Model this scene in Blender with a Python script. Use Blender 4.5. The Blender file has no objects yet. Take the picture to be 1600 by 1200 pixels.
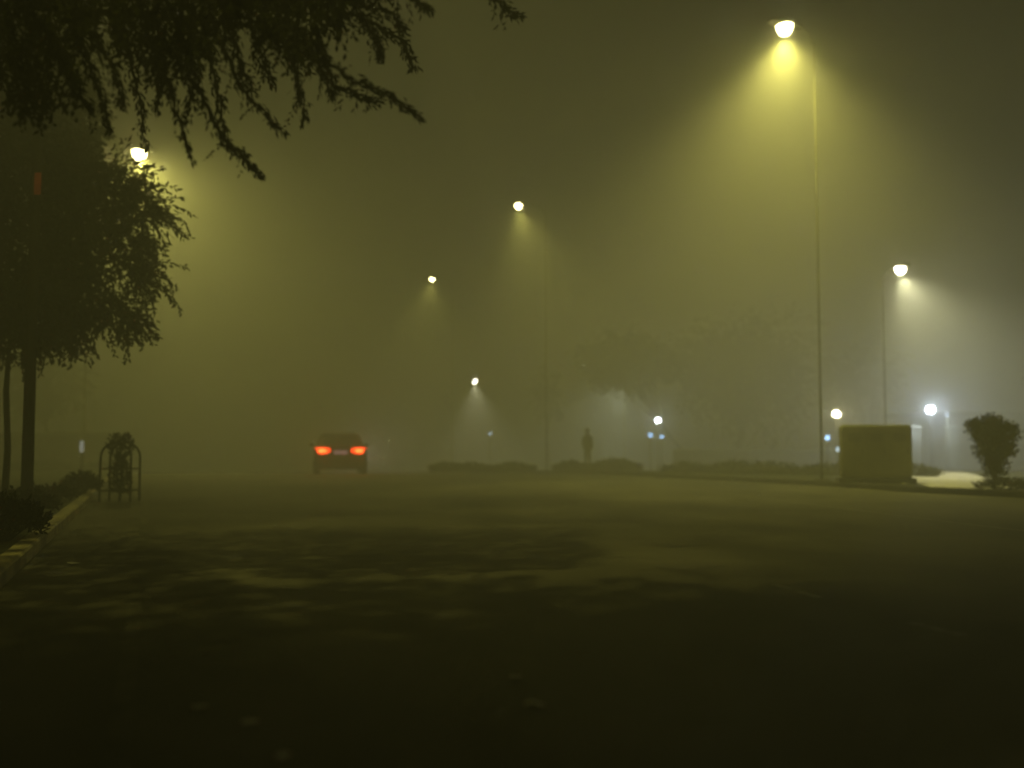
import bpy, bmesh, math, random
from mathutils import Vector, Matrix
random.seed(7)
col = bpy.context.scene.collection
R = math.radians
F = 1537.0; TH = math.atan(90/F); CAMZ = 1.1

def at(px, py, Y):
    dx=(px-800)/F; dy=(600-py)/F
    d=Vector((dx, math.cos(TH)-dy*math.sin(TH), math.sin(TH)+dy*math.cos(TH)))
    return Vector((0,0,CAMZ))+d*(Y/d.y)
def gz(y):
    if y<34: return 0.0
    if y<120: return -(y-34)*0.032
    return -86*0.032

# ---------------- materials
def mat(name, c, rough=0.8, c2=None, scale=5.0, bump=0.0, metal=0.0, detail=6, spec=0.3, emis=None, es=0.0):
    m=bpy.data.materials.new(name); m.use_nodes=True
    nt=m.node_tree; b=nt.nodes['Principled BSDF']
    b.inputs['Base Color'].default_value=(*c,1); b.inputs['Roughness'].default_value=rough
    b.inputs['Metallic'].default_value=metal; b.inputs['Specular IOR Level'].default_value=spec
    tc=nt.nodes.new('ShaderNodeTexCoord')
    n=nt.nodes.new('ShaderNodeTexNoise'); n.inputs['Scale'].default_value=scale; n.inputs['Detail'].default_value=detail
    nt.links.new(tc.outputs['Object'], n.inputs['Vector'])
    if c2 is None: c2=tuple(x*0.6 for x in c)
    r=nt.nodes.new('ShaderNodeValToRGB')
    r.color_ramp.elements[0].position=0.35; r.color_ramp.elements[0].color=(*c2,1)
    r.color_ramp.elements[1].position=0.65; r.color_ramp.elements[1].color=(*c,1)
    nt.links.new(n.outputs['Fac'], r.inputs['Fac']); nt.links.new(r.outputs['Color'], b.inputs['Base Color'])
    if bump>0:
        n2=nt.nodes.new('ShaderNodeTexNoise'); n2.inputs['Scale'].default_value=scale*12; n2.inputs['Detail'].default_value=4
        nt.links.new(tc.outputs['Object'], n2.inputs['Vector'])
        bp=nt.nodes.new('ShaderNodeBump'); bp.inputs['Strength'].default_value=bump; bp.inputs['Distance'].default_value=0.02
        nt.links.new(n2.outputs['Fac'], bp.inputs['Height']); nt.links.new(bp.outputs['Normal'], b.inputs['Normal'])
    if emis:
        b.inputs['Emission Color'].default_value=(*emis,1); b.inputs['Emission Strength'].default_value=es
        m.cycles.emission_sampling='NONE'
    return m

def asphalt():
    m=mat('asphalt',(0.125,0.118,0.085),0.9,(0.055,0.053,0.038),0.30,0.0,detail=9,spec=0.15)
    nt=m.node_tree; b=nt.nodes['Principled BSDF']
    tc=nt.nodes['Texture Coordinate']
    nz=[n for n in nt.nodes if n.type=='TEX_NOISE'][0]; nz.inputs['Roughness'].default_value=.6; nz.inputs['Distortion'].default_value=.4
    v=nt.nodes.new('ShaderNodeTexNoise'); v.inputs['Scale'].default_value=60; v.inputs['Detail'].default_value=3
    nt.links.new(tc.outputs['Object'], v.inputs['Vector'])
    mp=nt.nodes.new('ShaderNodeMapping'); mp.inputs['Rotation'].default_value=(0,0,R(-20)); mp.inputs['Scale'].default_value=(0.9,0.22,1)
    nt.links.new(tc.outputs['Object'], mp.inputs['Vector'])
    s=nt.nodes.new('ShaderNodeTexNoise'); s.inputs['Scale'].default_value=1.0; s.inputs['Detail'].default_value=5
    nt.links.new(mp.outputs['Vector'], s.inputs['Vector'])
    ramp=[n for n in nt.nodes if n.type=='VALTORGB'][0]
    mx=nt.nodes.new('ShaderNodeMix'); mx.data_type='RGBA'; mx.blend_type='MULTIPLY'; mx.inputs['Factor'].default_value=0.6
    mr=nt.nodes.new('ShaderNodeMapRange'); mr.inputs['From Min'].default_value=0.3; mr.inputs['From Max'].default_value=0.7
    mr.inputs['To Min'].default_value=0.6; mr.inputs['To Max'].default_value=1.2
    nt.links.new(s.outputs['Fac'], mr.inputs['Value'])
    nt.links.new(ramp.outputs['Color'], mx.inputs['A']); nt.links.new(mr.outputs['Result'], mx.inputs['B'])
    mx2=nt.nodes.new('ShaderNodeMix'); mx2.data_type='RGBA'; mx2.blend_type='MULTIPLY'; mx2.inputs['Factor'].default_value=0.5
    mr2=nt.nodes.new('ShaderNodeMapRange'); mr2.inputs['To Min'].default_value=0.5; mr2.inputs['To Max'].default_value=1.5
    nt.links.new(v.outputs['Fac'], mr2.inputs['Value'])
    nt.links.new(mx.outputs['Result'], mx2.inputs['A']); nt.links.new(mr2.outputs['Result'], mx2.inputs['B'])
    nt.links.new(mx2.outputs['Result'], b.inputs['Base Color'])
    bp=nt.nodes.new('ShaderNodeBump'); bp.inputs['Strength'].default_value=0.3; bp.inputs['Distance'].default_value=0.01
    nt.links.new(v.outputs['Fac'], bp.inputs['Height']); nt.links.new(bp.outputs['Normal'], b.inputs['Normal'])
    return m
M={}
M['asphalt']=asphalt()
M['soil']=mat('soil',(0.08,0.07,0.045),0.95,(0.04,0.04,0.02),0.8,0.4)
M['grass']=mat('verge_grass',(0.04,0.044,0.016),0.95,(0.016,0.018,0.008),2.5,0.6)
M['concrete']=mat('concrete',(0.62,0.60,0.54),0.85,(0.42,0.40,0.36),1.2,0.3)
M['kerb']=mat('kerb_paint',(0.36,0.32,0.16),0.8,(0.13,0.115,0.07),3.0,0.3)
M['kerb2']=mat('kerb_stone',(0.06,0.058,0.045),0.9,(0.035,0.033,0.025),3.0,0.3,spec=.1)
M['paint']=mat('worn_paint',(0.12,0.115,0.083),0.9,(0.06,0.058,0.044),3.0,0.0,spec=.1)
M['dash']=mat('worn_dash_paint',(0.20,0.19,0.14),0.85,(0.06,0.058,0.042),7.0,0.0)
M['leaf']=mat('leaf',(0.035,0.042,0.012),0.8,(0.018,0.022,0.008),3.0,spec=.1)
M['leafd']=mat('leaf_dark',(0.012,0.014,0.005),0.95,(0.006,0.007,0.003),3.0,spec=.0)
M['bark']=mat('bark',(0.022,0.019,0.013),0.95,(0.012,0.010,0.008),14,0.5)
M['steel']=mat('galvanised_steel',(0.20,0.195,0.17),0.6,(0.14,0.135,0.12),6,0.1,metal=0.2)
M['pole']=mat('pole_paint',(0.10,0.095,0.05),0.95,(0.07,0.065,0.035),6,0.1,spec=0.05)
M['iron']=mat('dark_iron',(0.02,0.018,0.014),0.8,(0.012,0.011,0.009),9,0.2,spec=.1)
M['wall']=mat('plaster',(0.26,0.25,0.19),0.9,(0.16,0.15,0.11),1.0,0.2)
M['cab']=mat('cabinet_paint',(0.32,0.305,0.15),0.85,(0.17,0.16,0.08),1.2,0.05)
M['paper']=mat('paper',(0.6,0.58,0.5),0.8,(0.4,0.38,0.3),20)
M['carpaint']=mat('car_paint',(0.013,0.012,0.015),0.45,(0.010,0.009,0.011),2.0,spec=0.25)
M['glass']=mat('dark_glass',(0.012,0.013,0.013),0.12,(0.01,0.01,0.01),2,spec=0.5)
M['rubber']=mat('rubber',(0.015,0.015,0.015),0.9)
M['plate']=mat('plate',(0.5,0.55,0.6),0.5,(0.4,0.45,0.5),4,emis=(0.4,0.7,1.0),es=0.12)  # faint blue emission stands in for light on the plate
M['tail']=mat('tail_lens',(0.5,0.02,0.01),0.3,(0.4,0.02,0.01),4,emis=(1.0,0.05,0.008),es=4.2)
M['tailcore']=mat('tail_bulb_glow',(0.5,0.1,0.03),0.3,(0.4,0.08,0.02),4,emis=(1.0,0.11,0.018),es=11)
M['head']=mat('head_lens',(0.8,0.8,0.8),0.2,emis=(1,0.95,0.8),es=8)
M['cloth']=mat('dark_clothes',(0.02,0.02,0.02),0.95,(0.012,0.012,0.014),8)
M['red']=mat('red_plate_glow',(0.35,0.06,0.02),0.6,(0.2,0.035,0.015),5,emis=(.5,.07,.02),es=.04)  # slight emission painted in as a red gleam; the plate is no lamp
def lens(name,c,s): return mat(name,(0.8,0.8,0.8),0.3,emis=c,es=s)
M['lensY']=lens('lens_yellow',(1.0,0.93,0.38),40)
M['lensY2']=lens('lens_yellow_pale',(1.0,0.90,0.38),60)
M['lensW']=lens('lens_white',(1.0,0.97,0.68),60)
M['lensF']=lens('lens_dim',(1.0,0.97,0.75),.5)
M['globeW']=lens('globe_white',(0.85,0.95,1.0),90)
M['globeY']=lens('globe_warm',(1.0,0.93,0.55),60)
M['ledf']=lens('led_far',(.35,.62,1.0),10)
M['ledf2']=lens('led_far_pale',(.6,.8,.9),4.0)

# ---------------- mesh builder
class MB:
    def __init__(s): s.v=[]; s.f=[]
    def add(s,vs,fs):
        o=len(s.v); s.v+= [tuple(v) for v in vs]; s.f+=[tuple(i+o for i in f) for f in fs]; return s
    def box(s,c,d,rz=0,taper=1.0):
        c=Vector(c); out=[]
        for z,t in ((-.5,1),(.5,taper)):
            for x,y in ((-.5,-.5),(.5,-.5),(.5,.5),(-.5,.5)):
                p=Vector((x*d[0]*t,y*d[1]*t,z*d[2])); p.rotate(Matrix.Rotation(rz,3,'Z')); out.append(c+p)
        return s.add(out,[(3,2,1,0),(4,5,6,7),(0,1,5,4),(1,2,6,5),(2,3,7,6),(3,0,4,7)])
    def tube(s,pts,rs,n=8):
        pts=[Vector(p) for p in pts]
        if not isinstance(rs,(list,tuple)): rs=[rs]*len(pts)
        vs=[];fs=[]
        for i,p in enumerate(pts):
            t=(pts[min(i+1,len(pts)-1)]-pts[max(i-1,0)]).normalized()
            a=t.cross(Vector((0,0,1)))
            if a.length<.05: a=t.cross(Vector((0,1,0)))
            a.normalize(); b=t.cross(a)
            for k in range(n):
                an=2*math.pi*k/n; vs.append(p+(a*math.cos(an)+b*math.sin(an))*rs[i])
        for i in range(len(pts)-1):
            for k in range(n):
                k2=(k+1)%n; fs.append((i*n+k,i*n+k2,(i+1)*n+k2,(i+1)*n+k))
        fs.append(tuple(range(n))[::-1]); fs.append(tuple((len(pts)-1)*n+k for k in range(n)))
        return s.add(vs,fs)
    def lathe(s,prof,c=(0,0,0),n=20,sx=1,sy=1):
        c=Vector(c); vs=[];fs=[]
        for r,z in prof:
            for k in range(n):
                an=2*math.pi*k/n; vs.append(c+Vector((r*sx*math.cos(an),r*sy*math.sin(an),z)))
        m=len(prof)
        for i in range(m-1):
            for k in range(n):
                k2=(k+1)%n; fs.append((i*n+k,i*n+k2,(i+1)*n+k2,(i+1)*n+k))
        fs.append(tuple(range(n))[::-1]); fs.append(tuple((m-1)*n+k for k in range(n)))
        return s.add(vs,fs)
    def sphere(s,c,r,n=16,sx=1,sy=1,sz=1):
        return s.lathe([(max(.001,r*math.sin(math.pi*i/n)),-r*sz*math.cos(math.pi*i/n)) for i in range(n+1)],c,n*2 if n<12 else n,sx,sy)
    def leaf(s,p,d,L,W,up=None):
        p=Vector(p); d=Vector(d).normalized()
        a=d.cross(Vector((random.uniform(-1,1),random.uniform(-1,1),random.uniform(-1,1))))
        if a.length<.01: a=Vector((1,0,0))
        a.normalize()
        return s.add([p,p+d*L*.5+a*W*.5,p+d*L,p+d*L*.5-a*W*.5],[(0,1,2,3)])
    def loft(s,secs,close=True,caps=True):
        n=len(secs[0]); vs=[v for q in secs for v in q]; fs=[]
        for i in range(len(secs)-1):
            for k in range(n if close else n-1):
                k2=(k+1)%n; fs.append((i*n+k,i*n+k2,(i+1)*n+k2,(i+1)*n+k))
        if caps: fs.append(tuple(range(n))[::-1]); fs.append(tuple((len(secs)-1)*n+k for k in range(n)))
        return s.add(vs,fs)
    def build(s,name,m,parent=None,smooth=False,bevel=0):
        me=bpy.data.meshes.new(name); me.from_pydata(s.v,[],s.f); me.materials.append(m); me.update()
        if smooth:
            for p in me.polygons: p.use_smooth=True
        o=bpy.data.objects.new(name,me); col.objects.link(o)
        if parent: o.parent=parent
        if bevel:
            b=o.modifiers.new('bevel','BEVEL'); b.width=bevel; b.segments=3; b.limit_method='ANGLE'
        return o
def tag(o,label=None,cat=None,group=None,kind=None):
    if label: o['label']=label
    if cat: o['category']=cat
    if group: o['group']=group
    if kind: o['kind']=kind
    return o
def empty(name,loc,rz=0,**k):
    o=bpy.data.objects.new(name,None); o.location=loc; o.rotation_euler=(0,0,rz); o.empty_display_size=.2
    col.objects.link(o); return tag(o,**k)
def light(kind,name,parent,loc,energy,color,direction=None,size=R(120),blend=1.0,rad=.12):
    l=bpy.data.lights.new(name,kind); l.energy=energy; l.color=color; l.shadow_soft_size=rad
    if kind=='SPOT': l.spot_size=size; l.spot_blend=blend
    o=bpy.data.objects.new(name,l); col.objects.link(o); o.parent=parent; o.location=loc
    if direction is not None: o.rotation_euler=Vector(direction).to_track_quat('-Z','Y').to_euler()
    return o

# ---------------- setting
def strip(name,rows,m,dz,skirt=0.0,kind='structure',**k):
    mb=MB(); vs=[]
    for (x0,x1,y0,y1) in rows:
        vs.append((x0,y0,gz(y0)+dz)); vs.append((x1,y1,gz(y1)+dz))
    fs=[(2*i,2*i+1,2*i+3,2*i+2) for i in range(len(rows)-1)]
    mb.add(vs,fs)
    o=mb.build(name,m); tag(o,kind=kind,**k); return o
ys=[-60,-20,-5,0,3,6,9,12,15,18,21,24,27,30,34,38,44,50,60,75,90,105,120,160,250,600]
strip('ground',[(-600,600,y,y) for y in ys],M['soil'],-0.004)
Lk=lambda y:-1.12-.364*y
Rk=[(60,-60),(60,0),(40,6),(24,11),(14,15.5),(11.2,17.6),(10.0,19.2),(8.6,21.4),(8.0,24),(6.3,27),(4.6,30),(2.7,34),(-.7,44),(-6.5,60),(-12,75),(-17.4,90),(-22.8,105),(-28.3,120),(-42.8,160),(-75,250)]
rows=[(Lk(y),x,y,y) for x,y in Rk]
strip('road',rows,M['asphalt'],0.0)
def kerb(name,path,m,w=.16,h=.13,side=1,label=None):
    mb=MB(); secs=[]
    for i,(x,y) in enumerate(path):
        a=Vector(path[max(i-1,0)]); b=Vector(path[min(i+1,len(path)-1)]); t=(b-a).normalized(); n=Vector((t.y,-t.x))*side
        p=Vector((x,y)); q=p+n*w; z=gz(y)
        secs.append([(p.x,p.y,z-.05),(p.x,p.y,z+h-.02),(p.x+n.x*.02,p.y+n.y*.02,z+h),(q.x,q.y,z+h),(q.x,q.y,z-.05)])
    mb.loft(secs); o=mb.build(name,m); tag(o,kind='structure'); return o
ly=[-20,-5,0,2,4,6,8,10,12,14,16,18,20,22,25,28,31,34,40,50,60,80,100,120]
kerb('kerb',[(Lk(y),y) for y in ly],M['kerb'],side=-1)
kerb('kerb',[p for p in Rk if 10<p[1]<=120],M['kerb2'])
strip('verge',[(-140,Lk(y)-.15,y,y) for y in ys if y<=250],M['grass'],0.10)
strip('verge',[(x+.15,150,y,y) for x,y in Rk if y>=11],M['grass'],0.10)
mb=MB(); mb.add([(9.15,21.6,.112),(10.6,19.9,.112),(12.3,33,.112),(15.0,33,.112)],[(0,1,3,2)])
tag(mb.build('pavement',M['concrete']),kind='structure')
def line(name,pts,w,m):
    mb=MB(); vs=[]
    for i,(x,y) in enumerate(pts):
        a=Vector(pts[max(i-1,0)]); b=Vector(pts[min(i+1,len(pts)-1)]); t=(b-a).normalized(); n=Vector((t.y,-t.x))*w/2
        vs.append((x-n.x,y-n.y,gz(y)+.004)); vs.append((x+n.x,y+n.y,gz(y)+.004))
    mb.add(vs,[(2*i,2*i+1,2*i+3,2*i+2) for i in range(len(pts)-1)])
    return tag(mb.build(name,m),kind='structure')
line('road_marking',[(-.1-.364*y,y) for y in (3,8,14,20,27,34)],.09,M['paint'])
line('road_marking',[(6.6,11),(6.0,13.5),(5.3,17),(4.5,21),(3.3,26),(1.9,31)],.12,M['dash'])
for (a,b) in (((2.02,7.65),(2.16,7.0)),((2.42,6.05),(2.56,5.65)),((-1.75,7.5),(-1.55,7.4))):
    line('road_marking',[a,b],.08,M['dash'])

# ---------------- fog (one homogeneous layer, camera inside it)
def fogbox(name,lo,hi,sc,dens,em,es,g=.35):
    m=bpy.data.materials.new(name); m.use_nodes=True; nt=m.node_tree; nt.nodes.clear()
    o=nt.nodes.new('ShaderNodeOutputMaterial')
    v=nt.nodes.new('ShaderNodeVolumeScatter'); v.inputs['Color'].default_value=(*sc,1); v.inputs['Density'].default_value=dens; v.inputs['Anisotropy'].default_value=g
    e=nt.nodes.new('ShaderNodeEmission'); e.inputs['Color'].default_value=(*em,1); e.inputs['Strength'].default_value=es  # even glow put into the fog, standing in for scattered town light
    a=nt.nodes.new('ShaderNodeAddShader'); nt.links.new(v.outputs[0],a.inputs[0]); nt.links.new(e.outputs[0],a.inputs[1]); nt.links.new(a.outputs[0],o.inputs['Volume'])
    c=[(a+b)/2 for a,b in zip(lo,hi)]; d=[b-a for a,b in zip(lo,hi)]
    mb=MB(); mb.box(c,d); ob=mb.build(name,m); tag(ob,kind='structure'); return ob
SIG=.030
fogbox('fog',(-160,-30,-5),(160,260,17),(.98,.98,.94),SIG,(1,.94,.22),SIG*.019,g=.4)

# ---------------- street lamps
def street_lamp(P,armdir,arm,lm,energy,color,tilt,label,size=R(125),head=1.0,rad=.028,stray=0,group='tall street lamps along the road'):
    x,y,z=P; a=Vector((armdir[0],armdir[1],0)).normalized()
    base=Vector((x,y,0))+a*arm; base.z=gz(base.y)+.1
    t=empty('street_lamp',base,0,label=label,cat='street lamp',group=group)
    H=z-base.z
    mb=MB(); mb.tube([(0,0,0),(0,0,.5),(0,0,H-.6),(0,0,H-.25)],[rad*1.2,rad*1.1,rad*.85,rad*.8],10); mb.build('pole',M['pole'],t,True)
    mb=MB(); mb.box((0,0,.02),(.3,.3,.04)); mb.build('base_plate',M['pole'],t)
    h=-a*arm
    mb=MB(); mb.tube([(0,0,H-.3),-a*arm*.25+Vector((0,0,H+.0)),-a*arm*.6+Vector((0,0,H+.12)),h+a*.3*head+Vector((0,0,H+.1))],[rad*.7,rad*.6,rad*.5,rad*.5],8); mb.build('arm',M['pole'],t,True)
    side=Vector((-a.y,a.x,0)); secs=[]
    for s,w,hh in ((.42,.05,.04),(.3,.10,.07),(.1,.17,.10),(-.15,.19,.10),(-.32,.14,.07),(-.4,.06,.03)):
        c=h+a*s*head+Vector((0,0,H+.07)); q=[]
        for k in range(10):
            an=2*math.pi*k/10; q.append(c+side*w*head*math.cos(an)+Vector((0,0,1))*(hh*head*math.sin(an)*(1 if math.sin(an)>0 else .35)))
        secs.append(q)
    mb=MB(); mb.loft(secs); ho=mb.build('lamp_head',M['pole'],t,True)
    mb=MB(); prof=[(.02,-.19),(.08,-.17),(.13,-.11),(.16,0.0),(.14,.06)]
    mb.lathe([(r*head,q*head) for r,q in prof],h+Vector((0,0,H+.02)),16,1.0,1.0); mb.build('lens',lm,ho,True)
    light('SPOT','lamp_glow',t,h+Vector((0,0,H-.22*head)),energy,color,Vector((tilt[0],tilt[1],-1)),size)
    if stray: light('SPOT','stray_glow',t,h+Vector((0,0,H-.24*head)),stray,color,Vector((tilt[0],tilt[1],-1)),R(165),rad=.2)
    return t
YC=(1.0,.91,.19); WC=(1.0,.97,.55)
street_lamp(at(1226,42,25),(1,.5),1.0,M['lensY'],4500,YC,(-.08,-.1),'large bright yellow street lamp at upper right with the widest cone of lit fog',R(108),1.35,stray=900)
street_lamp(at(810,321,44),(1,.3),1.3,M['lensY2'],1700,YC,(.25,-.2),'yellow street lamp in the middle, above and right of the car',R(90),.95,stray=250)
street_lamp(at(675,436,60),(1,.3),1.3,M['lensY2'],1400,YC,(-.1,-.2),'small yellow street lamp between the middle lamp and the car',R(90),.85,stray=200)
street_lamp(at(742,595,82),(1,.3),1.2,M['lensW'],6000,WC,(.1,-.3),'low distant pale street lamp to the right above the car',R(90),1.2)
street_lamp(at(218,238,36),(-1,0),1.8,M['lensY2'],3500,YC,(.6,-.5),'yellow street lamp partly behind the left tree crown',R(108),1.6,stray=800)
street_lamp(at(1407,420,31),(-.3,1),.9,M['lensW'],3300,WC,(.3,-.5),'whitish street lamp at right above the bush and cabinet',R(98),1.05,stray=400)
street_lamp(at(972,580,63),(.2,1),1.4,M['lensF'],6500,(.9,1,.72),(-.1,-.2),'dim street lamp hidden in the far tree foliage right of centre',R(165),.4)
street_lamp(Vector((-3.2,1.2,11.5)),(-1,0),1.0,M['lensY'],5200,YC,(.14,1.12),'unseen street lamp added on the left verge beside the camera, over the near tree',R(62),1.2,rad=.06)  # out of view, added to light the road and cast the crown shade

def globe_lamp(P,r,m,energy,color,label):
    x,y,z=P; g=gz(y)+.1
    t=empty('globe_lamp',(x,y,g),0,label=label,cat='globe lamp',group='low globe lamps near the gate'); H=z-g
    MB().tube([(0,0,0),(0,0,.3),(0,0,H-r)],[.08,.045,.04],10).build('post',M['iron'],t,True)
    MB().lathe([(.05,H-r-.08),(.12,H-r-.02),(.10,H-r+.03)],(0,0,0),14).build('collar',M['iron'],t,True)
    MB().sphere((0,0,H),r,14).build('globe',m,t,True)
    light('POINT','lamp_glow',t,(0,-r-.05,H),energy,color,rad=.1)
    return t
globe_lamp(at(1454,640,50),.20,M['globeW'],1200,(.68,.84,1.0),'bluish white globe lamp between the pale gate pillars')
globe_lamp(at(1307,647,50),.18,M['globeY'],280,(1,.93,.5),'warm globe lamp directly above the small blue lights')
globe_lamp(at(1028,657,60),.14,M['globeW'],250,(.8,.95,.9),'small white globe lamp over the hedge right of the standing person')
def led_post(P,r,m,label):
    x,y,z=P; g=gz(y)+.1
    t=empty('bollard_light',(x,y,g),0,label=label,cat='bollard light',group='small bollard lights beyond the verge'); H=z-g
    MB().tube([(0,0,0),(0,0,H-r)],[.05,.04],10).build('post',M['pole'],t,True)
    MB().lathe([(r*.9,H-r),(r,H-r*.5),(r,H+r*.6),(r*.7,H+r)],(0,0,0),12).build('lens',m,t,True)
    MB().lathe([(r*1.2,H+r),(r*1.1,H+r*1.2),(r*.2,H+r*1.6)],(0,0,0),12).build('cap',M['iron'],t,True)
led_post(at(1016,680,58),.085,M['ledf'],'blue bollard light under the left side of the small white globe lamp')
led_post(at(1034,682,58),.075,M['ledf'],'blue bollard light under the right side of the small white globe lamp')
led_post(at(1293,684,48),.09,M['ledf'],'blue bollard light just left below the warm globe lamp')
led_post(at(1330,675,48),.075,M['ledf'],'blue bollard light just right below the warm globe lamp')
led_post(at(1309,702,46),.08,M['ledf2'],'faint bollard light lowest under the warm globe lamp')
led_post(at(766,677,70),.09,M['ledf2'],'faint bollard light below the distant street lamp')
led_post(at(1480,648,50),.06,M['ledf2'],'tiny pale bollard light right of the bluish white globe lamp')

# ---------------- vegetation
def rv(s=1): return Vector((random.gauss(0,s),random.gauss(0,s),random.gauss(0,s)))
def spray(mb,p,d,L,n,ll,lw,droop=.5):
    d=Vector(d).normalized(); q=Vector(p)
    for i in range(n):
        d=(d+Vector((0,0,-droop/n))+rv(.06)).normalized(); q=q+d*L/n
        sd=(d+rv(.7)+Vector((0,0,-.3*droop))).normalized()
        mb.leaf(q,sd,ll*random.uniform(.6,1.2),lw)
    return mb
def tree(name,label,cat,base,th,cc,rad,nb,ns,ll,lw,tr=.12,seed=1,group=None,lm='leaf',droop=.9,extra=(),twigs=0,wisps=()):
    random.seed(seed)
    t=empty(name,base,0,label=label,cat=cat,group=group)
    cc=Vector(cc)-Vector(base); top=Vector((cc.x*.5,cc.y*.5,th))
    tm=MB(); tm.tube([(0,0,-.05),(0.02,0,th*.3),(top.x*.6-.04,top.y*.6,th*.7),top],[tr*1.3,tr,tr*.85,tr*.7],9)
    blobs=[]
    for i in range(nb):
        u=rv(1).normalized()*random.uniform(.3,.8)
        blobs.append((cc+Vector((u.x*rad[0],u.y*rad[1],u.z*rad[2])),random.uniform(.28,.5)))
    for p,s in extra: blobs.append((Vector(p)-Vector(base),s))
    cm=MB()
    for b,s in blobs:
        mid=top.lerp(b,.5)+rv(.12*min(rad))
        tm.tube([top*.97,mid,b],[tr*.45,tr*.28,tr*.1],6)
        for k in range(ns if s>.15 else ns//3):
            u=rv(1).normalized(); r=random.random()**.4*s
            p=b+Vector((u.x*rad[0],u.y*rad[1],u.z*rad[2]))*r
            o=(p-b).normalized()+ (p-cc).normalized()*.5
            spray(cm,p,o,ll*3.2,7,ll,lw,droop)
        for k in range(twigs):
            u=rv(1).normalized(); p=b+Vector((u.x*rad[0],u.y*rad[1],u.z*rad[2]))*s*.8
            o=(p-cc).normalized()*.9+rv(.35); Lt=random.uniform(.4,1.0)
            spray(cm,p,o,Lt,int(Lt*38),ll*.75,lw*.8,random.uniform(.5,1.5))
            q=p+Vector(o).normalized()*Lt*.55+Vector((0,0,-.08)); tm.tube([b,p,q],[.02,.014,.006],4)
    for a,c2,w in wisps:   # thin leafy twigs reaching out of the crown
        a=Vector(a)-Vector(base); c2=Vector(c2)-Vector(base); tm.tube([a,a.lerp(c2,.5)+Vector((0,0,.04)),c2],[.015,.01,.004],5)
        for i in range(w):
            p=a.lerp(c2,random.random())+rv(.03); cm.leaf(p,(c2-a).normalized()+rv(.5)+Vector((0,0,-.5)),ll*random.uniform(.5,.9),lw*.7)
    tm.build('trunk',M['bark'],t,True)
    cm.build('crown',M[lm],t)
    return t
b=at(-20,740,16.0); b.z=.1
tree('leafy_tree','dark leafy tree with ragged crown at left beside the tall pole','tree',b,3.0,at(10,400,16.3),(1.75,1.5,1.75),13,150,.13,.055,.13,3,lm='leafd',twigs=11,
  extra=[(at(150,310,16.2),.22),(at(185,380,16.4),.21),(at(105,265,16.3),.20),(at(195,300,16.2),.09),(at(120,340,16),.32),(at(60,300,16),.4),(at(100,440,16),.36),(at(160,470,16.3),.14),(at(30,490,16),.3),(at(225,330,16.2),.12),(at(90,505,16.4),.18),(at(212,425,16.4),.10),(at(195,490,16.3),.08),(at(60,225,16.5),.25),(at(10,200,16.5),.3)],
  wisps=[(at(150,285,16),at(232,236,15.9),34),(at(160,275,16),at(205,222,15.9),26),(at(190,295,16),at(256,262,15.9),40),(at(170,265,16),at(212,256,15.9),26)])
b=at(-40,740,19.5); b.z=.1
tree('leafy_tree','tall dark tree at the left edge behind the pole','tree',b,4.6,at(-40,130,19.5),(2.4,2.0,3.0),18,150,.17,.08,.15,5,lm='leafd',twigs=4,
  extra=[(at(50,210,19.5),.30),(at(20,60,19.5),.4),(at(75,120,19.5),.3),(at(100,190,19.5),.22),(at(90,250,19.5),.2)])
def P3(px,Y,z=0): p=at(px,690,Y); p.z=gz(Y)+.1; return p
tree('broad_tree','broad foggy tree right of centre behind the long hedge','tree',P3(1150,68),3.0,at(1165,585,68),(5.6,2.5,4.2),20,60,.46,.2,.2,11)
tree('broad_tree','farther foggy tree right of centre over the pale glow','tree',P3(1075,72),3.4,at(985,562,61),(3.2,2.0,1.3),16,80,.35,.16,.18,12)
tree('broad_tree','foggy tree behind the roadside cabinet at right','tree',P3(1365,78),3.0,at(1350,590,78),(3.6,2.5,2.6),13,40,.4,.15,.2,13)
tree('broad_tree','foggy tree at the right edge behind the small bush','tree',P3(1690,58),3.0,at(1710,590,58),(3.0,2.5,2.2),13,50,.35,.14,.2,14)
tree('broad_tree','faint tree at left far beyond the arched guard','tree',P3(90,60),3.0,at(50,590,60),(3.0,2.5,2.0),13,40,.4,.15,.2,15)
tree('slim_tree','slim faint young tree left of the standing person','tree',P3(857,70),2.6,at(858,620,70),(1.2,1.1,1.6),7,30,.3,.11,.08,16)
# right bush
random.seed(21)
b=at(1553,770,21); b.z=.1
t=empty('topiary_bush',b,0,label='dark wide-topped bush narrowing to a short trunk at the right edge',cat='bush')
c=MB(); tr=MB(); tr.tube([(0,0,-.03),(.03,0,.25),(.0,0,.5)],[.07,.06,.05],8)
lob=[(-.30,0,1.22,.17),(-.10,.1,1.26,.2),(.14,0,1.22,.2),(.32,0,1.12,.17),(.0,-.1,1.0,.26),(-.2,0,1.0,.18),(.2,.05,.92,.2),(-.08,0,.78,.19),(.10,0,.70,.20),(.03,0,.5,.17),(.05,0,.32,.15),(.42,0,1.2,.08),(-.42,0,1.3,.07),(.05,.1,1.38,.1),(.30,0,.78,.12)]
for x,y,z,r in lob:
    tr.tube([(0,0,.2),(x*.5,y*.5,.2+(z-.2)*.5),(x,y,z)],[.03,.02,.008],5)
    for i in range(int(20+2600*r*r)):
        u=rv(1).normalized()*r*random.random()**.4
        spray(c,(x+u.x,y+u.y,z+u.z),(u.x,u.y,u.z+.12),.15,6,.06,.035,.1)
tr.build('trunk',M['bark'],t,True); c.build('crown',M['leafd'],t)
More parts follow.
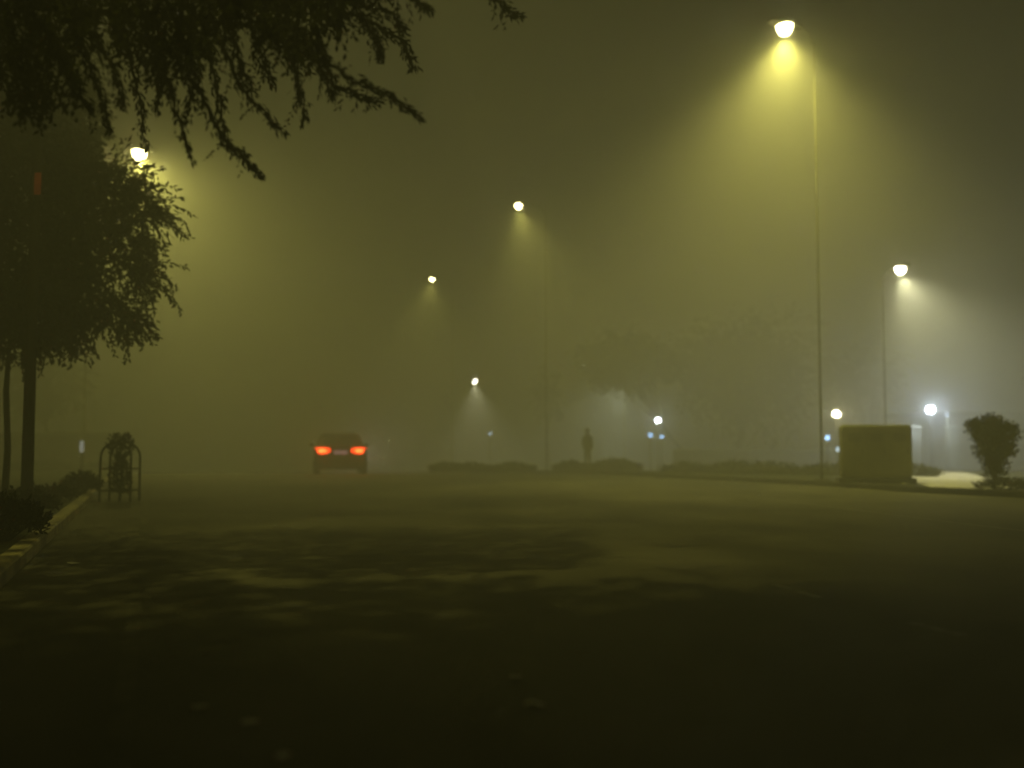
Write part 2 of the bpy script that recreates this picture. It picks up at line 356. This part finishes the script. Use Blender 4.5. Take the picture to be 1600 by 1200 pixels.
def clump(name,label,cat,px,py,Y,w,h,n,seed,group=None,lm='leafd'):
    random.seed(seed); b=at(px,py,Y); b.z=gz(Y)+.1
    t=MB(); st=MB()
    for i in range(n):
        a=random.uniform(0,6.28); r=math.sqrt(random.random())*w*.5
        x=r*math.cos(a); y=r*math.sin(a)*.8; hz=h*(1-(r/(w*.5))**2*.6)*random.uniform(.3,.9)
        spray(t,(x*.8,y*.8,hz*.6),(x*.8,y*.8,h*.9),.16,6,.07,.035,.2)
        if i%12==0: st.tube([(x*.2,y*.2,-.02),(x*.7,y*.7,hz*.8)],[.012,.006],5)
    e=empty(name,b,0,label=label,cat=cat,group=group)
    t.build('foliage',M[lm],e); st.build('stem',M['bark'],e)
clump('low_shrub','low dark shrub at the foot of the right bush','shrub',1572,776,20.4,1.3,.28,180,31)
clump('low_shrub','rounded dark shrub beside the arched guard on the left verge','shrub',128,770,18.6,.75,.55,260,32)
clump('low_shrub','dark shrub nearest the camera at the left edge above the kerb','shrub',-5,850,10.0,1.0,.6,500,33)
clump('low_shrub','dark shrub second along the left verge before the pole','shrub',25,810,13.5,1.1,.4,300,34)
clump('low_shrub','dark shrub right of the tall pole foot','shrub',75,780,16.6,.9,.28,200,35)
def hedge(label,a,b,h,w,seed,n):
    random.seed(seed); a=Vector(a); b=Vector(b); t=MB(); core=MB(); L=(b-a).length; d=(b-a).normalized(); nrm=Vector((-d.y,d.x))
    e=empty('low_hedge',(a.x,a.y,gz(a.y)+.1),0,label=label,cat='hedge',group='low hedges on the far verge')
    ph=random.uniform(0,6); hf=lambda s:h*(.62+.2*math.sin(s*1.9+ph)+.15*math.sin(s*4.3+ph*2))*min(1,.25+s*1.2,.25+(L-s)*1.2)
    secs=[]; K=int(L/.25)
    for i in range(K+1):
        s=L*i/K; c=d*s; z=gz(a.y+c.y)-gz(a.y); hh=hf(s)*.8; ww=w*.36
        secs.append([(c.x-nrm.x*ww,c.y-nrm.y*ww,z-.05),(c.x-nrm.x*ww*.9,c.y-nrm.y*ww*.9,z+hh*.6),(c.x,c.y,z+hh),(c.x+nrm.x*ww*.9,c.y+nrm.y*ww*.9,z+hh*.6),(c.x+nrm.x*ww,c.y+nrm.y*ww,z-.05)])
    core.loft(secs); core.build('branches',M['leaf'],e)
    for i in range(n):
        s=random.uniform(0,L); c=d*s+nrm*random.uniform(-.5,.5)*w; z=gz(a.y+c.y)-gz(a.y)
        spray(t,(c.x,c.y,z+random.uniform(.0,hf(s))),(random.gauss(0,.5),random.gauss(0,.5),.8),.15,5,.09,.045,.1)
    t.build('foliage',M['leaf'],e)
hedge('long low hedge on the verge right of the standing person',(4.9,32),(10.2,29.0),.36,.9,41,1100)
hedge('low hedge in front of the roadside cabinet tree',(10.4,29),(12.2,28.2),.32,.8,42,500)
hedge('short low hedge near centre, right of the car',(-3.2,38.8),(0.9,38.0),.30,.8,43,800)
hedge('low hedge at the feet of the standing person',(1.6,37.8),(4.8,36.8),.46,.8,44,900)
hedge('low hedge on the left far verge behind the car',(-15.2,38),(-20.5,38.5),.32,.8,45,800)

# overhanging tree near the camera
random.seed(99)
TB=Vector((-5.2,5.6,.1))
t=empty('overhanging_tree',TB,0,label='near tree with drooping feathery twigs hanging across the upper left',cat='tree')
tm=MB(); lm=MB()
def L(v): return Vector(v)-TB
fork=Vector((-4.7,5.7,4.1))
tm.tube([(0,0,-.05),(.05,0,1.4),(.25,.05,2.8),L(fork)],[.26,.2,.17,.14],12)
limb1=[fork,at(-260,-90,6.0),at(60,-30,6.2),at(330,-5,6.3),at(560,0,6.4)]
limb2=[fork,at(-200,10,6.6),at(60,10,6.7),at(280,30,6.8),at(480,50,6.9)]
limb3=[fork,at(-200,-240,6.0),at(120,-150,6.2),at(480,-90,6.3),at(760,-50,6.3)]
limb4=[fork,Vector((-3.6,4.8,5.2)),Vector((-1.8,4.2,5.5)),Vector((.2,4.0,5.5)),Vector((2.0,4.2,5.4))]
limb5=[fork,Vector((-3.4,4.2,5.0)),Vector((-1.8,2.6,5.2)),Vector((.2,1.6,5.2))]
for lb in (limb1,limb2,limb3): tm.tube([L(p) for p in lb],[.10,.05,.03,.02,.010],8)
for lb in (limb4,limb5): tm.tube([L(p) for p in lb],[.07,.035,.02,.014,.008][:len(lb)],8)  # limbs out of view that carry the added shading canopy
fingers=[[(120,40),(150,130),(170,200)],[(190,40),(215,140),(228,228)],[(240,60),(270,150),(300,250)],[(90,60),(115,140),(140,170)],
[(320,40),(340,140),(352,215)],[(340,60),(385,150),(440,205)],[(300,120),(345,215),(375,240),(405,272)],[(430,30),(465,120),(475,190)],
[(470,50),(540,120),(600,145),(655,182)],[(520,10),(590,40),(630,65),(645,105)],[(480,70),(530,140),(590,160)],[(600,-40),(640,-10),(672,15)],
[(740,-50),(780,5),(812,25)],[(280,40),(305,120),(292,185)],[(540,0),(610,20),(632,45)],[(50,20),(80,60),(100,115)],[(150,60),(180,110),(192,165)],
[(390,30),(410,90),(425,130)],[(400,40),(500,100),(520,150)],[(360,30),(372,90),(392,140)],[(250,60),(252,120),(246,170)],[(560,20),(590,60),(596,90)],[(30,-10),(50,40),(40,80)]]
for f in fingers:
    Y=random.uniform(6.1,6.9)
    pts=[L(at(px,py,Y+.12*i)) for i,(px,py) in enumerate(f)]
    P=[]
    for i in range(len(pts)-1):
        for k in range(10):
            u=k/10; P.append(pts[i].lerp(pts[i+1],u)+rv(.008))
    P.append(pts[-1]); n=len(P)
    tm.tube(P,[.012*(1-i/n)+.004 for i in range(n)],5)
    for i in range(n):
        d=(P[min(i+1,n-1)]-P[max(i-1,0)]).normalized()
        for k in range(9):
            w=(1-.75*i/n)
            lm.leaf(P[i]+rv(.008+.016*w),(d+rv(.4)+Vector((0,0,-.3))),random.uniform(.035,.07),.016)
        if i%3==0 and i<n*.75:
            spray(lm,P[i],(random.gauss(0,.5),random.gauss(0,.4),-.9),random.uniform(.08,.2),9,.045,.015,.4)
for i in range(3500):
    px=random.uniform(-140,610); lim=45+34*math.sin(px*.03)+12*math.sin(px*.11) + (22 if px<350 else 0) - max(0,(px-470))*.42
    if px<120: lim+=60
    py=random.uniform(-190,lim)
    spray(lm,L(at(px,py,random.uniform(5.9,7.4))),(random.gauss(0,.5),random.gauss(0,.5),-.9),random.uniform(.12,.26),12,.055,.024,.5)
for i in range(600):
    px=random.uniform(-700,-60); py=random.uniform(-500,60)
    spray(lm,L(at(px,py,random.uniform(4.6,7.2))),(random.gauss(0,.6),random.gauss(0,.5),-.5),random.uniform(.2,.35),12,.08,.03,.5)
# unseen canopy above and beside the camera, added to shade the near road (clumped)
for k in range(64):
    c0=Vector((random.uniform(-5.5,2.0),random.uniform(2.2,5.0),0)); c0.z=max(4.7,1.1+.5*c0.y+.9)+random.uniform(0,.5)
    for i in range(30):
        u=rv(.30)
        spray(lm,L(c0+Vector((u.x*1.6,u.y,u.z*.6 if u.z>0 else u.z*.2))),(random.gauss(0,.6),random.gauss(0,.6),-.3),random.uniform(.2,.4),9,.14,.07,.4)
tm.build('trunk',M['bark'],t,True); lm.build('crown',M['leafd'],t)

# ---------------- tall dark pole left with small red plate
b=at(42,766,15.0); b.z=.1
t=empty('utility_pole',b,0,label='tall dark bare pole on the left verge beside the tree',cat='pole')
MB().tube([(0,0,-.05),(0,0,4),(0.02,0,8.4)],[.09,.075,.055],12).build('pole',M['iron'],t,True)
MB().lathe([(.14,0),(.14,.12),(.10,.2)],(0,0,0),12).build('footing',M['kerb2'],t)
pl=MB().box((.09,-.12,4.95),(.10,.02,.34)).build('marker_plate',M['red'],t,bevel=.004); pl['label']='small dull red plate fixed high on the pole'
b=at(6,800,15.2); b.z=.1
t=empty('sapling',b,0,label='thin sapling with a bare trunk at the far left edge',cat='tree')
MB().tube([(0,0,-.05),(.03,0,.9),(-.02,0,1.8),(.02,0,2.8)],[.06,.05,.045,.02],8).build('trunk',M['bark'],t,True)
c=MB(); 
for i in range(120): spray(c,(random.gauss(0,.25),random.gauss(0,.2),2.3+random.uniform(0,.8)),rv(1),.25,7,.09,.04,.7)
c.build('crown',M['leafd'],t)

# ---------------- arched guard
b=Vector((at(187,775,18.3).x,18.3,.0))
t=empty('tree_guard',b,0,label='dark iron arched guard frame standing by the left kerb',cat='guard frame')
H=.98; Wd=.28
def arch(y):
    pts=[(-Wd,y,0),(-Wd,y,H*.5),(-Wd,y,H*.82)]
    for k in range(1,10):
        a=math.pi-math.pi*k/10; pts.append((Wd*math.cos(a),y,H*.82+.28*math.sin(a)))
    pts+= [(Wd,y,H*.82),(Wd,y,H*.5),(Wd,y,0)]
    return pts
for y in (-.22,.22):
    MB().tube(arch(y),.022,8).build('arch_frame',M['iron'],t,True)
for z in (.2,.6):
    for y in (-.22,.22): MB().tube([(-Wd,y,z),(Wd,y,z)],.012,6).build('rail',M['iron'],t,True)
    for x in (-Wd,Wd): MB().tube([(x,-.22,z),(x,.22,z)],.012,6).build('rail',M['iron'],t,True)
random.seed(5)
e=empty('potted_shrub',b,0,label='narrow dark shrub growing up inside the arched guard frame',cat='shrub')
c=MB()
for i in range(520):
    z=random.uniform(.15,1.25); w=.12+.07*math.sin(z*5) if z<.85 else .21*math.sqrt(max(.02,1-((z-1.02)/.26)**2))
    a=random.uniform(0,6.28); r=w*random.random()**.5
    spray(c,(r*math.cos(a),r*math.sin(a),z-.06),(math.cos(a)*.4,math.sin(a)*.4,.9),.09,5,.05,.028,.1)
c.build('foliage',M['leafd'],e); MB().tube([(0,0,0),(.02,0,.5),(0,0,1.0)],[.025,.02,.01],6).build('stem',M['bark'],e)

b=at(128,720,30); b.z=.1
t=empty('marker_post',b,0,label='short pale reflective post far left between the pole and the guard',cat='post')
MB().tube([(0,0,-.02),(0,0,1.0)],.035,8).build('post',M['steel'],t,True)
MB().box((0,-.045,.85),(.12,.012,.34)).build('reflector',mat('reflector',(.8,.8,.75),.3,emis=(.9,.95,.85),es=.35),t,bevel=.003)  # pale gleam painted as emission; the post has no lamp

# ---------------- roadside cabinet
cx=at(1378,762,23.4).x
t=empty('roadside_cabinet',(cx,23.8,.1),R(-12),label='boxy olive roadside utility cabinet on the right verge',cat='utility cabinet')
MB().box((0,0,.06),(1.75,.75,.14)).build('plinth',M['kerb2'],t,bevel=.01)
MB().box((0,0,.74),(1.6,.6,1.2)).build('cabinet_body',M['cab'],t,bevel=.05)
MB().box((0,0,1.36),(1.62,.64,.09),taper=.90).build('roof',M['cab'],t,bevel=.03)
for x in (-.51,0,.51):
    d=MB().box((x,-.308,.74),(.47,.02,1.02)).build('door',M['cab'],t,bevel=.006)
    MB().box((x+.18,-.325,.76),(.025,.02,.14)).build('handle',M['iron'],d)
    g=MB()
    for k in range(5): g.box((x,-.322,1.02+.04*k),(.28,.012,.015))
    g.build('vent',M['iron'],d)
# ---------------- gate and building at right
def Bx(px,Y): return at(px,690,Y).x
t=empty('low_building',(Bx(1570,60),60,gz(60)+.1),0,label='faint single storey building with flat canopy at right in fog',cat='building')
MB().box((0,2.5,1.7),(9.5,4.6,3.4)).build('wall',M['wall'],t,bevel=.02)
MB().box((0,2.2,3.52),(10.6,5.8,.22)).build('roof',M['wall'],t,bevel=.02)
for x in (-3.2,-.2,2.8):
    w=MB().box((x,.185,1.7),(1.5,.06,1.2)).build('window',M['steel'],t)
    MB().box((x,.15,1.7),(1.36,.02,1.06)).build('pane',M['glass'],w)
for x in (-4.6,4.6): MB().box((x,-.5,1.7),(.25,.25,3.38)).build('column',M['wall'],t,bevel=.01)
for i,px in enumerate((1436,1496)):
    t=empty('gate_pillar',(Bx(px,50),50.6,gz(50)+.1),0,label=('pale gate pillar left of the bluish globe lamp','pale gate pillar right of the bluish globe lamp')[i],cat='gate pillar',group='gate pillars')
    MB().box((0,0,1.1),(.5,.5,2.2)).build('shaft',M['wall'],t,bevel=.02)
    MB().box((0,0,2.26),(.64,.64,.12),taper=.8).build('cap',M['wall'],t,bevel=.01)
t=empty('boundary_wall',(Bx(1180,54),54,gz(54)+.1),0,label='low pale boundary wall behind the long hedge in fog',cat='wall')
x0=-4.5;x1=Bx(1425,54)-Bx(1180,54)
MB().box(((x0+x1)/2,0,.55),(x1-x0,.22,1.2)).build('wall_panel',M['wall'],t)
MB().box(((x0+x1)/2,0,1.19),(x1-x0+.05,.3,.07)).build('coping',M['concrete'],t)
t=empty('boundary_wall',(Bx(90,44),44,gz(44)+.1),R(8),label='pale boundary wall at far left behind the tall pole',cat='wall')
MB().box((0,0,.8),(5.5,.22,1.7)).build('wall_panel',M['wall'],t); MB().box((0,0,1.69),(5.6,.32,.08)).build('coping',M['concrete'],t)

# ---------------- litter
random.seed(4)
for i,(px,py,s,lab) in enumerate(((836,1097,.034,'pale crumpled paper scrap on the road, lowest near centre'),(312,1101,.026,'pale paper scrap on the dark road at lower left'),(390,1123,.028,'flat pale scrap right of the lower left one'),(805,1056,.025,'flat scrap just above the lowest centre scrap'),(440,1176,.024,'small scrap at the very bottom left of centre'),(112,881,.045,'pale scrap on the road beside the left kerb'),(1412,742,.07,'pale scrap standing in for a small bright spot by the foot of the roadside cabinet'))):
    Y=CAMZ*F/(py-690) if i<6 else 22.8  # the last scrap is added in place of a small bright spot
    p=at(px,py,Y); c=MB(); n=10; vs=[(0,0,s*.5)]
    for k in range(n):
        a=6.283*k/n; r=s*random.uniform(.6,1.3); vs.append((r*math.cos(a)*1.4,r*math.sin(a),random.uniform(0,s*.5)))
    c.add(vs,[(0,1+k,1+(k+1)%n) for k in range(n)])
    o=c.build('paper_scrap',M['paper']); o.location=(p.x,Y,.008 if i<6 else .12); tag(o,lab,'litter','paper scraps on the road')

# ---------------- car
car=empty('car',(at(530,742,35.2).x,35.2,gz(35.2)),R(11),label='dark car seen from behind with both red tail lights lit',cat='car')
def sec(y,zb,zm,zt,hw,top):
    return [(-hw*.86,y,zb),(-hw*.98,y,zb+.12),(-hw,y,zm),(-hw*.985,y,zt-.10),(-hw*top,y,zt),(hw*top,y,zt),(hw*.985,y,zt-.10),(hw,y,zm),(hw*.98,y,zb+.12),(hw*.86,y,zb)]
body=MB().loft([sec(-2.22,.36,.6,.82,.74,.82),sec(-2.15,.25,.6,.97,.84,.84),sec(-1.9,.2,.6,1.02,.89,.86),sec(-1.2,.19,.6,1.0,.90,.86),sec(0,.19,.6,.97,.90,.86),sec(.9,.19,.6,.95,.90,.86),sec(1.6,.2,.58,.86,.88,.84),sec(2.05,.24,.55,.76,.80,.80),sec(2.25,.34,.5,.64,.68,.75)])
body.build('body',M['carpaint'],car,True)
gh=MB().loft([[(-.74,-1.75,.98),(-.56,-1.15,1.36),(.56,-1.15,1.36),(.74,-1.75,.98)],[(-.78,-1.2,.97),(-.60,-.8,1.43),(.60,-.8,1.43),(.78,-1.2,.97)],[(-.78,.1,.95),(-.60,-.05,1.45),(.60,-.05,1.45),(.78,.1,.95)],[(-.76,1.15,.93),(-.58,.35,1.38),(.58,.35,1.38),(.76,1.15,.93)]])
gh.build('cabin',M['carpaint'],car,False,.07)
def panel(name,q,m,par,off):
    q=[Vector(v) for v in q]; n=(q[1]-q[0]).cross(q[2]-q[1]).normalized()*off
    return MB().add([v+n for v in q]+[v-n*.2 for v in q],[(0,1,2,3),(7,6,5,4),(0,4,5,1),(1,5,6,2),(2,6,7,3),(3,7,4,0)]).build(name,m,par)
panel('rear_window',[(-.60,-1.69,1.02),(.60,-1.69,1.02),(.47,-1.21,1.32),(-.47,-1.21,1.32)],M['glass'],car,.012)
panel('windscreen',[(.64,1.07,.97),(-.64,1.07,.97),(-.52,.40,1.35),(.52,.40,1.35)],M['glass'],car,.012)
for s in (-1,1):
    for y0,y1,yt0,yt1 in ((-1.15,-.15,-.85,-.2),(-.05,.95,-.12,.3)):
        q=[(s*.782,y0,1.0),(s*.782,y1,1.0),(s*.63,yt1,1.37),(s*.63,yt0,1.39)]
        if s<0: q=q[::-1]
        panel('side_window',q,M['glass'],car,.02)
    MB().sphere((s*.98,.75,1.02),.09,8,1,.6,.7).build('mirror',M['carpaint'],car,True)
    secs=[]
    for x,y,z0,z1 in ((.34,-2.205,.80,.90),(.46,-2.225,.74,.935),(.62,-2.215,.72,.945),(.76,-2.17,.73,.94),(.85,-2.02,.78,.93)):
        secs.append([(s*x,y-.03,z0),(s*x,y-.03,z1),(s*x,y+.12,z1),(s*x,y+.12,z0)])
    tl=MB().loft(secs).build('tail_light',M['tail'],car)
    MB().sphere((s*.60,-2.235,.835),.08,10,1.9,.5,.8).build('bulb',M['tailcore'],tl,True)
    MB().sphere((s*.62,2.16,.62),.12,8,1.5,.5,.7).build('headlight',M['head'],car,True)
    MB().tube([(s*.5,-2.24,.27),(s*.5,-2.0,.27)],.035,10).build('exhaust',M['steel'],car)
    for y in (-1.35,1.4):
        w=MB().tube([(s*.68,y,.32),(s*.90,y,.32)],.32,24).build('wheel',M['rubber'],car)
        MB().tube([(s*.895,y,.32),(s*.91,y,.32)],.2,20).build('rim',M['steel'],w)
MB().loft([[(-.80,-2.2,.30),(-.80,-2.2,.56),(-.80,-2.05,.56),(-.80,-2.05,.30)],[(-.55,-2.30,.28),(-.55,-2.30,.56),(-.55,-2.1,.56),(-.55,-2.1,.28)],[(.55,-2.30,.28),(.55,-2.30,.56),(.55,-2.1,.56),(.55,-2.1,.28)],[(.80,-2.2,.30),(.80,-2.2,.56),(.80,-2.05,.56),(.80,-2.05,.30)]]).build('rear_bumper',M['carpaint'],car,bevel=.02)
MB().box((0,-2.245,.78),(.46,.02,.13)).build('number_plate',M['plate'],car)
for s in (-1,1): light('SPOT','headlamp_beam',car,(s*.6,2.35,.62),1300,(1,.95,.8),Vector((0.45,1,.03)),R(60),1,.06)
for s in (-1,1): light('POINT','tail_glow',car,(s*.62,-2.8,.85),8,(1,.06,.012),rad=.1)

# ---------------- person
pp=at(918,735,41)
root=empty('person',(pp.x,41,gz(41)+.1),R(20),label='person in dark clothes standing still on the verge right of centre',cat='person')
V=[(0,0,.95),(0,0,1.15),(0,0,1.38),(0,0,1.50),(0,-.02,1.60),(0,-.02,1.70),
 (-.17,0,1.40),(-.22,0,1.15),(-.18,-.08,.90),(.17,0,1.40),(.22,0,1.15),(.18,-.08,.90),
 (-.08,0,.88),(-.09,-.02,.48),(-.09,.02,.08),(-.10,-.12,.04),(.08,0,.88),(.09,-.02,.48),(.09,.02,.08),(.10,-.12,.04)]
E=[(0,1),(1,2),(2,3),(3,4),(4,5),(2,6),(6,7),(7,8),(2,9),(9,10),(10,11),(0,12),(12,13),(13,14),(14,15),(0,16),(16,17),(17,18),(18,19)]
Rr=[.16,.16,.17,.06,.09,.075,.07,.055,.04,.07,.055,.04,.10,.07,.05,.04,.10,.07,.05,.04]
me=bpy.data.meshes.new('body'); me.from_pydata(V,E,[]); me.materials.append(M['cloth'])
ob=bpy.data.objects.new('body',me); col.objects.link(ob); ob.parent=root
sk=ob.modifiers.new('skin','SKIN'); sk.use_smooth_shade=True
for i,sv in enumerate(me.skin_vertices[0].data): sv.radius=(Rr[i],Rr[i]*.85)
me.skin_vertices[0].data[0].use_root=True
ss=ob.modifiers.new('sub','SUBSURF'); ss.levels=2; ss.render_levels=2
MB().sphere((0,.01,1.69),.105,10,1,1.05,.95).build('hair',M['cloth'],root,True)

# ---------------- world
w=bpy.data.worlds.new('World'); bpy.context.scene.world=w; w.use_nodes=True
nt=w.node_tree; bg=nt.nodes['Background']
tc=nt.nodes.new('ShaderNodeTexCoord'); sp=nt.nodes.new('ShaderNodeSeparateXYZ'); cr=nt.nodes.new('ShaderNodeValToRGB')
nt.links.new(tc.outputs['Generated'],sp.inputs[0]); nt.links.new(sp.outputs['Z'],cr.inputs['Fac']); nt.links.new(cr.outputs['Color'],bg.inputs['Color'])
cr.color_ramp.elements[0].position=0; cr.color_ramp.elements[0].color=(.024,.022,.008,1)
cr.color_ramp.elements[1].position=.6; cr.color_ramp.elements[1].color=(.008,.0075,.004,1)
bg.inputs['Strength'].default_value=1.0

# ---------------- camera
cd=bpy.data.cameras.new('camera'); cam=bpy.data.objects.new('camera',cd); col.objects.link(cam)
cam.location=(0,0,CAMZ); cam.rotation_euler=(math.pi/2+TH,0,0)
cd.sensor_width=36; cd.lens=36*F/1600; cd.clip_end=2000; cd.clip_start=.05
cd.dof.use_dof=True; cd.dof.focus_distance=10; cd.dof.aperture_fstop=.58
bpy.context.scene.camera=cam
sc=bpy.context.scene; sc.view_settings.view_transform='Standard'
